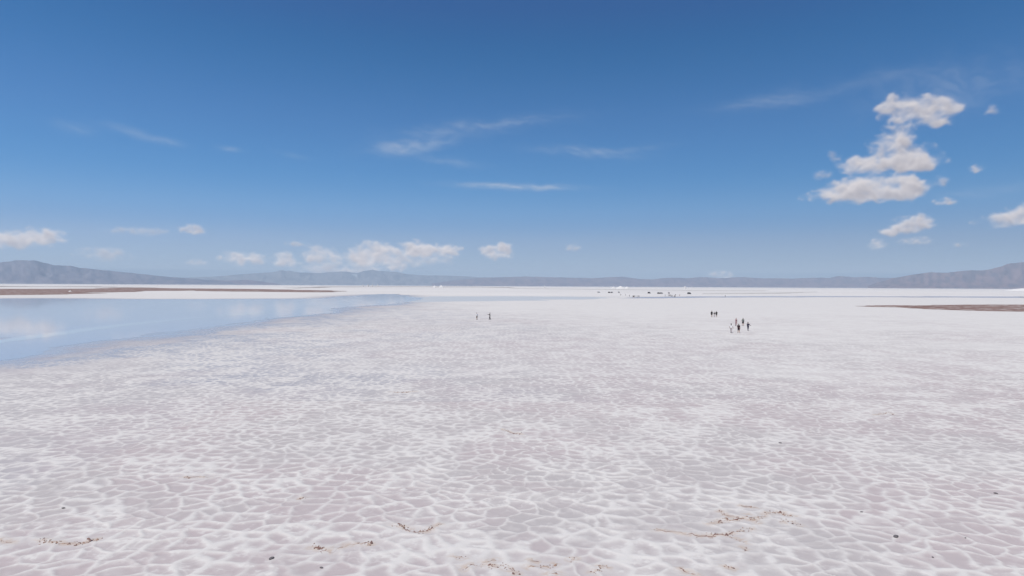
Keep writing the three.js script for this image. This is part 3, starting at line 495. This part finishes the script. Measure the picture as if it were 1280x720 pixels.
// a bone is [ax, ay, az, ra, bx, by, bz, rb, flatten]
function bonesField(bones, grow, blend) {
  return (x, y, z) => {
    let d = 1e3;
    for (const [ax, ay, az, ra, bx, by, bz, rb, flat = 1] of bones) {
      const ex = bx - ax, ey = by - ay, ez = bz - az, l = ex * ex + ey * ey + ez * ez || 1e-9, t = clamp(((x - ax) * ex + (y - ay) * ey + (z - az) * ez) / l);
      const q = Math.hypot(x - ax - ex * t, y - ay - ey * t, (z - az - ez * t) * flat) - mix(ra, rb, t) - grow, h = clamp(0.5 + 0.5 * (d - q) / blend);
      d = mix(d, q, h) - blend * h * (1 - h);
    }
    return d;
  };
}
const headGeometry = (() => {
  const ball = (x, y, z, cx, cy, cz, rx, ry, rz) => { const u = (x - cx) / rx, v = (y - cy) / ry, w = (z - cz) / rz; return (Math.sqrt(u * u + v * v + w * w) - 1) * Math.min(rx, ry, rz); };
  const join = (a, b, k) => { const h = clamp(0.5 + 0.5 * (a - b) / k); return mix(a, b, h) - k * h * (1 - h); };
  const nose = bonesField([[0, 1.612, 0.088, 0.009, 0, 1.582, 0.106, 0.014], [-0.012, 1.58, 0.096, 0.009, 0.012, 1.58, 0.096, 0.009]], 0, 0.01), mouth = bonesField([[-0.02, 1.548, 0.09, 0.005, 0.02, 1.548, 0.09, 0.005]], 0, 0.01), ears = bonesField([[0.076, 1.62, -0.005, 0.014, 0.074, 1.585, 0, 0.011], [-0.076, 1.62, -0.005, 0.014, -0.074, 1.585, 0, 0.011]], 0, 0.005), neck = bonesField([[0, 1.43, -0.01, 0.055, 0, 1.56, -0.005, 0.05]], 0, 0.02);
  return surfaceNets((x, y, z) => {
    let d = join(ball(x, y, z, 0, 1.635, -0.008, 0.074, 0.095, 0.094), ball(x, y, z, 0, 1.565, 0.028, 0.052, 0.06, 0.06), 0.05);
    d = join(join(join(d, nose(x, y, z), 0.012), ears(x, y, z), 0.008), neck(x, y, z), 0.03);
    for (const s of [-1, 1]) d = Math.max(d, -ball(x, y, z, s * 0.031, 1.617, 0.096, 0.019, 0.012, 0.016));
    return Math.max(d, -mouth(x, y, z));
  }, [-0.11, 1.41, -0.13], [0.11, 1.76, 0.14], 0.008);
})();
const handGeometry = (() => {   // hangs down from the wrist, palm towards the thigh, thumb forward
  const bones = [[0, 0, 0, 0.026, 0, -0.05, 0, 0.03], [0, -0.05, 0.02, 0.017, 0, -0.085, 0.026, 0.016], [0, -0.05, -0.02, 0.017, 0, -0.085, -0.026, 0.015]];
  [[0.03, 0.068], [0.01, 0.077], [-0.011, 0.071], [-0.031, 0.056]].forEach(([z, l]) => { bones.push([0, -0.085, z, 0.0095, 0.004, -0.085 - l * 0.55, z * 1.12, 0.0088], [0.004, -0.085 - l * 0.55, z * 1.12, 0.0088, 0.02, -0.085 - l, z * 1.15, 0.0075]); });
  bones.push([0, -0.025, 0.022, 0.013, 0.008, -0.06, 0.05, 0.0105], [0.008, -0.06, 0.05, 0.0105, 0.016, -0.09, 0.052, 0.009]);
  return surfaceNets(bonesField(bones, 0, 0.006), [-0.045, -0.185, -0.06], [0.045, 0.045, 0.08], 0.0055);
})();
const skins = [paint(0.42, 0.26, 0.19, 0.6), paint(0.3, 0.18, 0.125, 0.6)], hairs = [paint(0.025, 0.018, 0.015, 0.7), paint(0.09, 0.05, 0.03, 0.7)], eyeDark = paint(0.02, 0.015, 0.012, 0.3);
function person(o) {
  const g = new THREE.Group(), s = o.stride ?? 0, arm = o.arms ?? [[0.05, 0], [0.05, 0]], legs = [], arms = [], hands = [];
  for (const [k, side] of [[0, 1], [1, -1]]) {
    const f = (k ? -1 : 1) * s / 2, hip = [side * 0.088, 0.93, 0], knee = [side * 0.098, 0.5, f * 0.55 + 0.02 * (s > 0)], ankle = [side * 0.1, 0.075 + (f < 0 ? 0.04 * s : 0), f];
    legs.push([...hip, 0.092, ...knee, 0.06], [...knee, 0.06, knee[0], 0.34, mix(knee[2], ankle[2], 0.4) - 0.015, 0.054], [knee[0], 0.34, mix(knee[2], ankle[2], 0.4) - 0.015, 0.054, ...ankle, 0.04]);
    legs.foot = [...(legs.foot ?? []), [ankle[0], 0.045, ankle[2] - 0.03, 0.038, ankle[0] + side * 0.02, 0.034, ankle[2] + 0.14, 0.03]];
    const [out, fore, bend = 0.15] = arm[k], sh = [side * 0.185, 1.39, -0.005], up = [Math.sin(out) * side, -Math.cos(out) * Math.cos(fore), Math.cos(out) * Math.sin(fore)], el = sh.map((c, n) => c + up[n] * 0.29);
    const a2 = fore + bend, low = [Math.sin(out * 0.4) * side, -Math.cos(out * 0.4) * Math.cos(a2), Math.cos(out * 0.4) * Math.sin(a2)], wr = el.map((c, n) => c + low[n] * 0.25);
    arms.push([[...sh, 0.056, ...el, 0.043], [...el, 0.042, ...wr, 0.029]]);
    const q = new THREE.Quaternion().setFromUnitVectors(new THREE.Vector3(0, -1, 0), new THREE.Vector3(...low)), m = new THREE.Matrix4().compose(new THREE.Vector3(...wr), q, new THREE.Vector3(1, 1, 1)), hand = handGeometry.clone();
    if (side > 0) { hand.scale(-1, 1, 1); const i = hand.index.array; for (let n = 0; n < i.length; n += 3) [i[n], i[n + 1]] = [i[n + 1], i[n]]; }
    hands.push(hand.applyMatrix4(m));
  }
  const torso = [];
  for (const side of [-1, 1]) torso.push([side * 0.06, 0.94, -0.01, 0.118, side * 0.045, 1.1, 0, 0.1, 1.2], [side * 0.045, 1.1, 0, 0.1, side * 0.07, 1.3, 0, 0.108, 1.25], [side * 0.07, 1.3, 0, 0.108, side * 0.12, 1.39, -0.005, 0.068, 1.2]);
  const wide = [-0.75, 0, -0.55], high = [0.75, 1.8, 0.6], skin = skins[o.skin ?? 0], h = 0.021;
  const body = surfaceNets(bonesField([...torso, ...legs, ...legs.foot, ...arms.flat(), [0, 1.38, -0.005, 0.06, 0, 1.5, -0.008, 0.052]], 0, 0.035), wide, [high[0], 1.53, high[2]], h);
  put(new THREE.Mesh(mergeGeometries([body, headGeometry, ...hands].map((p) => { const q = p.clone(); q.deleteAttribute('uv'); return q; })), skin), 'body', g);
  for (const side of [-1, 1]) put(new THREE.Mesh(new THREE.SphereGeometry(0.0125, 10, 8).translate(side * 0.031, 1.617, 0.083), eyeDark), 'eye', g);
  const sleeves = arms.flatMap(([u, l]) => o.sleeves === 'short' ? [[...u.slice(0, 4), ...[0, 1, 2].map((n) => mix(u[n], u[n + 4], 0.6)), 0.05]] : [u, l]);
  const top = bonesField([...torso, ...sleeves], 0.017, 0.035), hem = o.dress ? 0.55 : 0.88;
  const skirt = o.dress ? bonesField([[0, 1.0, 0, 0.15, 0, 0.5, 0, 0.24]], 0, 0.03) : null;
  put(new THREE.Mesh(surfaceNets((x, y, z) => Math.max(skirt ? Math.min(top(x, y, z), skirt(x, y, z)) : top(x, y, z), hem - y, y - 1.452), wide, [high[0], 1.5, high[2]], h), o.top), o.dress ? 'dress' : 'shirt', g);
  if (o.bottom) {
    const cut = o.shorts ? 0.52 : 0.09, pants = bonesField([...torso.filter((b) => b[1] < 1), ...legs], 0.02, 0.035);
    put(new THREE.Mesh(surfaceNets((x, y, z) => Math.max(pants(x, y, z), y - 0.99, cut - y), [-0.4, 0.02, -0.5], [0.4, 1.05, 0.5], h), o.bottom), o.shorts ? 'shorts' : 'trousers', g);
  }
  for (const f of legs.foot) { const shoe = bonesField([f], 0.012, 0.01); put(new THREE.Mesh(surfaceNets((x, y, z) => Math.max(shoe(x, y, z), 0.002 - y), [f[0] - 0.09, -0.02, f[2] - 0.09], [f[0] + 0.12, 0.12, f[6] + 0.08], 0.012), o.shoes ?? darkCloth), 'shoe', g); }
  const hair = (x, y, z) => {
    const u = x / 0.088, v = (y - 1.645) / 0.102, w = (z + 0.016) / 0.104;
    let d = (Math.sqrt(u * u + v * v + w * w) - 1) * 0.09;
    d = Math.max(d, Math.min(z - 0.02, 1.665 - y) > 0 ? Math.min(z - 0.02, 1.665 - y) : -1);
    if (o.longHair) d = Math.min(d, Math.hypot(x * 0.75, Math.max(0, Math.abs(y - 1.5) - 0.13), (z + 0.075) * 1.3) - 0.06);
    return d;
  };
  put(new THREE.Mesh(surfaceNets(hair, [-0.12, 1.28, -0.18], [0.12, 1.8, 0.13], 0.012), hairs[o.hair ?? 0]), 'hair', g);
  if (o.hat) put(new THREE.Mesh(new THREE.LatheGeometry([[0.0, 0.115], [0.06, 0.112], [0.092, 0.08], [0.1, 0.012], [0.165, 0], [0.17, 0.006], [0.105, 0.02]].map((p) => new THREE.Vector2(...p)), 28).translate(0, 1.665, -0.01), o.hat), 'hat', g);
  g.scale.setScalar(o.size ?? 1);
  return g;
}
const cloth = (r, g, b) => paint(r, g, b, 0.95), darkCloth = cloth(0.018, 0.018, 0.02), navy = cloth(0.02, 0.021, 0.045), whiteCloth = cloth(0.72, 0.71, 0.71), mauve = cloth(0.3, 0.19, 0.2), greyGreen = cloth(0.13, 0.16, 0.15), plum = cloth(0.03, 0.012, 0.018), paleTrousers = cloth(0.42, 0.37, 0.37), charcoal = cloth(0.035, 0.035, 0.04), rose = cloth(0.34, 0.22, 0.22);
const five = 'group of five people on the open salt', three = 'three people standing side by side', two = 'pair of people near the water';
const cast = [
  [{ top: whiteCloth, bottom: paleTrousers, stride: 0.35, arms: [[0.35, 0.1, 0.5], [0.3, 0.2, 0.4]], longHair: true, sleeves: 'short' }, 2.6, 'person with long dark hair in white shirt and pale trousers, in the group of five', five],
  [{ top: mauve, bottom: rose, stride: 0.3, arms: [[0.15, -0.3], [0.15, 0.3, 0.3]], hair: 1 }, 0.3, 'person in mauve top and rose trousers, in the group of five', five],
  [{ top: greyGreen, bottom: darkCloth, stride: 0.2, arms: [[0.2, 0.3, 0.6], [0.3, 0.1, 0.3]], shorts: true, sleeves: 'short' }, 3.3, 'person in grey green top and black shorts, in the group of five', five],
  [{ top: plum, bottom: plum, shorts: true, stride: 0.25, arms: [[0.12, 0.25, 0.5], [0.12, -0.2]], sleeves: 'short', longHair: true }, 3.0, 'person in dark plum top and shorts with bare legs, in the group of five', five],
  [{ top: navy, bottom: navy, stride: 0.3, arms: [[0.1, 0.2], [0.3, 0.5, 0.8]] }, 2.2, 'person dressed all in dark navy, in the group of five', five],
  [{ top: darkCloth, bottom: darkCloth, shorts: true, arms: [[0.18, 0.1], [0.18, 0.1]], size: 1.03 }, 3.3, 'tallest of three people side by side, dressed in black', three],
  [{ top: charcoal, bottom: paleTrousers, arms: [[0.3, 0.5, 0.9], [0.3, 0.5, 0.9]], size: 0.84, sleeves: 'short' }, 3.1, 'smallest of three people, dark top and pale trousers, between two black-clad people', three],
  [{ top: darkCloth, bottom: darkCloth, shorts: true, arms: [[0.22, 0.05], [0.3, 0.3, 0.8]], size: 0.97, skin: 1 }, 2.9, 'person in black top and shorts beside the smallest of three people', three],
  [{ top: whiteCloth, bottom: darkCloth, shorts: true, arms: [[0.2, 0.2, 0.4], [0.2, 0.1]], stride: 0.12 }, 1.2, 'person in white shirt and black shorts, one of the pair near the water', two],
  [{ top: darkCloth, bottom: darkCloth, arms: [[0.2, 0.1], [0.5, 0.9, 0.9]], stride: 0.34 }, -1.3, 'person all in black with one arm raised, one of the pair near the water', two],
];
const made = cast.map(([look, turn, label, group], k) => {
  const p = put(person(look), 'person');
  const [x, z] = folk[k];
  p.position.set(x, x < 112 && z > -144 ? saltHeight(x, z) : -0.01, z); p.rotation.y = turn;
  return tag(p, label, 'person', group);
});
const far = [[9, 'person in dark clothes walking alone nearest the pale cars'], [7, 'distant person in black shirt between the walkers and the parked cars'], [4, 'distant person in navy walking ahead of a huddle by the thin water'], [5, 'distant person in black shorts in a huddle of three by the thin water'], [9, 'distant person with raised arm in a huddle of three by the thin water'], [4, 'distant person in navy in a pair by the thin water'], [5, 'distant person in black, end of a pair by the thin water'],
  [9, 'distant person in black apart from the crowd behind the thin water'], [4, 'distant person in navy at the back of the crowd of seven'], [5, 'distant person in black shorts in the crowd of seven'], [7, 'distant short haired person in black inside the crowd of seven'], [9, 'distant person in black with raised arm in the crowd of seven'], [3, 'distant person in plum standing just behind the crowd of seven'], [1, 'distant person in mauve standing past the crowd of seven'], [5, 'distant lone person standing in front of the thin track'],
  [5, 'distant person in black shorts in the crowd of seven'], [4, 'distant person in navy at the back of the crowd of seven'], [9, 'distant person in black with raised arm in the crowd of seven'], [5, 'distant person in black shorts in a huddle of three by the thin water']];
far.forEach(([src, label], k) => {
  const p = put(made[src].clone(), 'person'), [x, z] = farFolk[k];
  p.position.set(x, z > -624 ? -0.012 : -0.1, z); p.rotation.y = k * 2.1;
  tag(p, label, 'person', /crowd/.test(label) ? 'crowd beyond the thin water' : /huddle|pair/.test(label) ? 'people standing by the thin water' : 'distant visitors on the salt');
});

// ---------------------------------------------------------------- parked cars
const glass = new THREE.MeshPhysicalMaterial({ color: new THREE.Color().setRGB(0.02, 0.025, 0.03), roughness: 0.08 }), rubber = paint(0.02, 0.02, 0.02, 0.9), alloy = paint(0.45, 0.45, 0.46, 0.35, { metalness: 0.8 }), lampGlass = paint(0.75, 0.75, 0.72, 0.2), redLamp = paint(0.35, 0.02, 0.02, 0.3), trim = paint(0.03, 0.03, 0.03, 0.7);
const slab = (pts, width, bevel, z = 0) => { const s = new THREE.Shape(pts.map((p) => new THREE.Vector2(...p))); return new THREE.ExtrudeGeometry(s, { depth: width - 2 * bevel, bevelEnabled: bevel > 0, bevelSize: bevel, bevelThickness: bevel, bevelSegments: 2, curveSegments: 8 }).translate(0, 0, z - width / 2 + bevel); };
function car(coat, tall) {
  const g = new THREE.Group(), arch = (cx) => Array.from({ length: 9 }, (_, k) => { const a = (k / 8) * Math.PI; return [cx + 0.38 * Math.cos(a), 0.36 + 0.38 * Math.sin(a)]; });
  const lower = [[-2.2, 0.38], [-2.26, 0.75], [-2.2, 1.0], [0.85, 1.02], [1.95, 0.93], [2.2, 0.72], [2.24, 0.4], ...arch(1.38), ...arch(-1.36)];
  put(new THREE.Mesh(slab(lower, 1.78, 0.06), coat), 'body', g);
  const t = tall ? 2.02 : 1.62, rear = tall ? -2.16 : -2.05, cab = [[rear, 1.0], [rear + 0.1, t - 0.08], [rear + 0.3, t], [tall ? 0.75 : 0.1, t], [tall ? 0.95 : 0.3, t - 0.06], [tall ? 1.5 : 1.0, 1.0]];
  put(new THREE.Mesh(slab(cab, 1.6, 0.07), coat), 'cabin', g);
  const front = tall ? 1.36 : 0.84;
  for (const side of [-1, 1]) for (const [a, b] of [[rear + 0.22, -1.0], [-0.92, -0.1], [-0.02, front]]) {
    const w = put(new THREE.Mesh(slab([[a, 1.08], [a + 0.05, t - 0.12], [b === front ? b - 0.38 : b, t - 0.12], [b, 1.08]], 0.02, 0, side * 0.802), glass), 'side_window', g);
    w.userData.kind = undefined; delete w.userData.kind;
  }
  const pane = (x0, y0, x1, y1, name) => put(new THREE.Mesh(slab([[x0, y0], [x1, y1], [x1 + 0.03, y1], [x0 + 0.03, y0]], 1.36, 0), glass), name, g);
  pane(tall ? 1.47 : 0.97, 1.06, tall ? 0.99 : 0.36, t - 0.1, 'windscreen');
  pane(rear - 0.08, 1.08, rear + 0.0, t - 0.14, 'rear_window');
  for (const x of [1.38, -1.36]) for (const side of [-1, 1]) {
    const wheel = put(new THREE.Group(), 'wheel', g);
    wheel.position.set(x, 0.345, side * 0.78);
    put(new THREE.Mesh(new THREE.LatheGeometry([[0.22, -0.1], [0.32, -0.11], [0.345, -0.07], [0.345, 0.07], [0.32, 0.11], [0.22, 0.1]].map((p) => new THREE.Vector2(...p)), 24).rotateX(Math.PI / 2), rubber), 'tyre', wheel);
    put(new THREE.Mesh(new THREE.CylinderGeometry(0.225, 0.225, 0.16, 20).rotateX(Math.PI / 2), alloy), 'rim', wheel);
  }
  for (const side of [-1, 1]) {
    put(new THREE.Mesh(slab([[2.12, 0.7], [2.22, 0.7], [2.16, 0.86], [2.05, 0.88]], 0.36, 0.02, side * 0.66), lampGlass), 'headlight', g);
    put(new THREE.Mesh(slab([[-2.31, 0.78], [-2.22, 0.78], [-2.2, 1.0], [-2.28, 1.0]], 0.2, 0.02, side * 0.76), redLamp), 'tail_light', g);
    put(new THREE.Mesh(slab([[0.82, 1.05], [0.96, 1.05], [0.94, 1.2], [0.84, 1.2]], 0.14, 0.03, side * 0.98), trim), 'mirror', g);
  }
  put(new THREE.Mesh(slab([[2.2, 0.38], [2.34, 0.42], [2.34, 0.6], [2.2, 0.64]], 1.7, 0.03), trim), 'bumper', g);
  put(new THREE.Mesh(slab([[-2.38, 0.42], [-2.22, 0.4], [-2.22, 0.64], [-2.38, 0.6]], 1.7, 0.03), trim), 'bumper', g);
  return g;
}
const coat = (r, g, b) => new THREE.MeshPhysicalMaterial({ color: new THREE.Color().setRGB(r, g, b), roughness: 0.4, clearcoat: 1, clearcoatRoughness: 0.05 });
const darkCar = car(coat(0.025, 0.025, 0.03)), greyCar = car(coat(0.16, 0.16, 0.17)), paleCar = car(coat(0.55, 0.55, 0.54)), darkVan = car(coat(0.04, 0.04, 0.045), true);
[[paleCar, 0.9, 'pale car standing apart from the dark cars, farthest out along the row'], [darkCar, 1.1, 'dark car parked close beside a grey car, next after the pale car'], [greyCar, 1.2, 'grey car parked close beside a dark car, next after the pale car'], [greyCar, 1.5, 'grey car seen end-on between two parked pairs'], [darkVan, 0.9, 'dark tall van parked alone between the two pairs of cars'],
  [darkCar, 0.9, 'dark car parked close to a grey car behind the crowd'], [greyCar, 0.8, 'grey car parked close to a dark car behind the crowd'], [greyCar, 1.4, 'grey car seen end-on straight behind the crowd of seven'], [darkVan, 0.4, 'dark tall van standing beyond the crowd, near the thin track']].forEach(([src, turn, label], k) => {
  const c = put(src.clone(), 'parked_car'), [x, z] = cars[k];
  c.position.set(x, -0.1, z); c.rotation.y = turn;
  tag(c, label, 'car', 'cars parked out on the salt');
});

renderer.render(scene, camera);
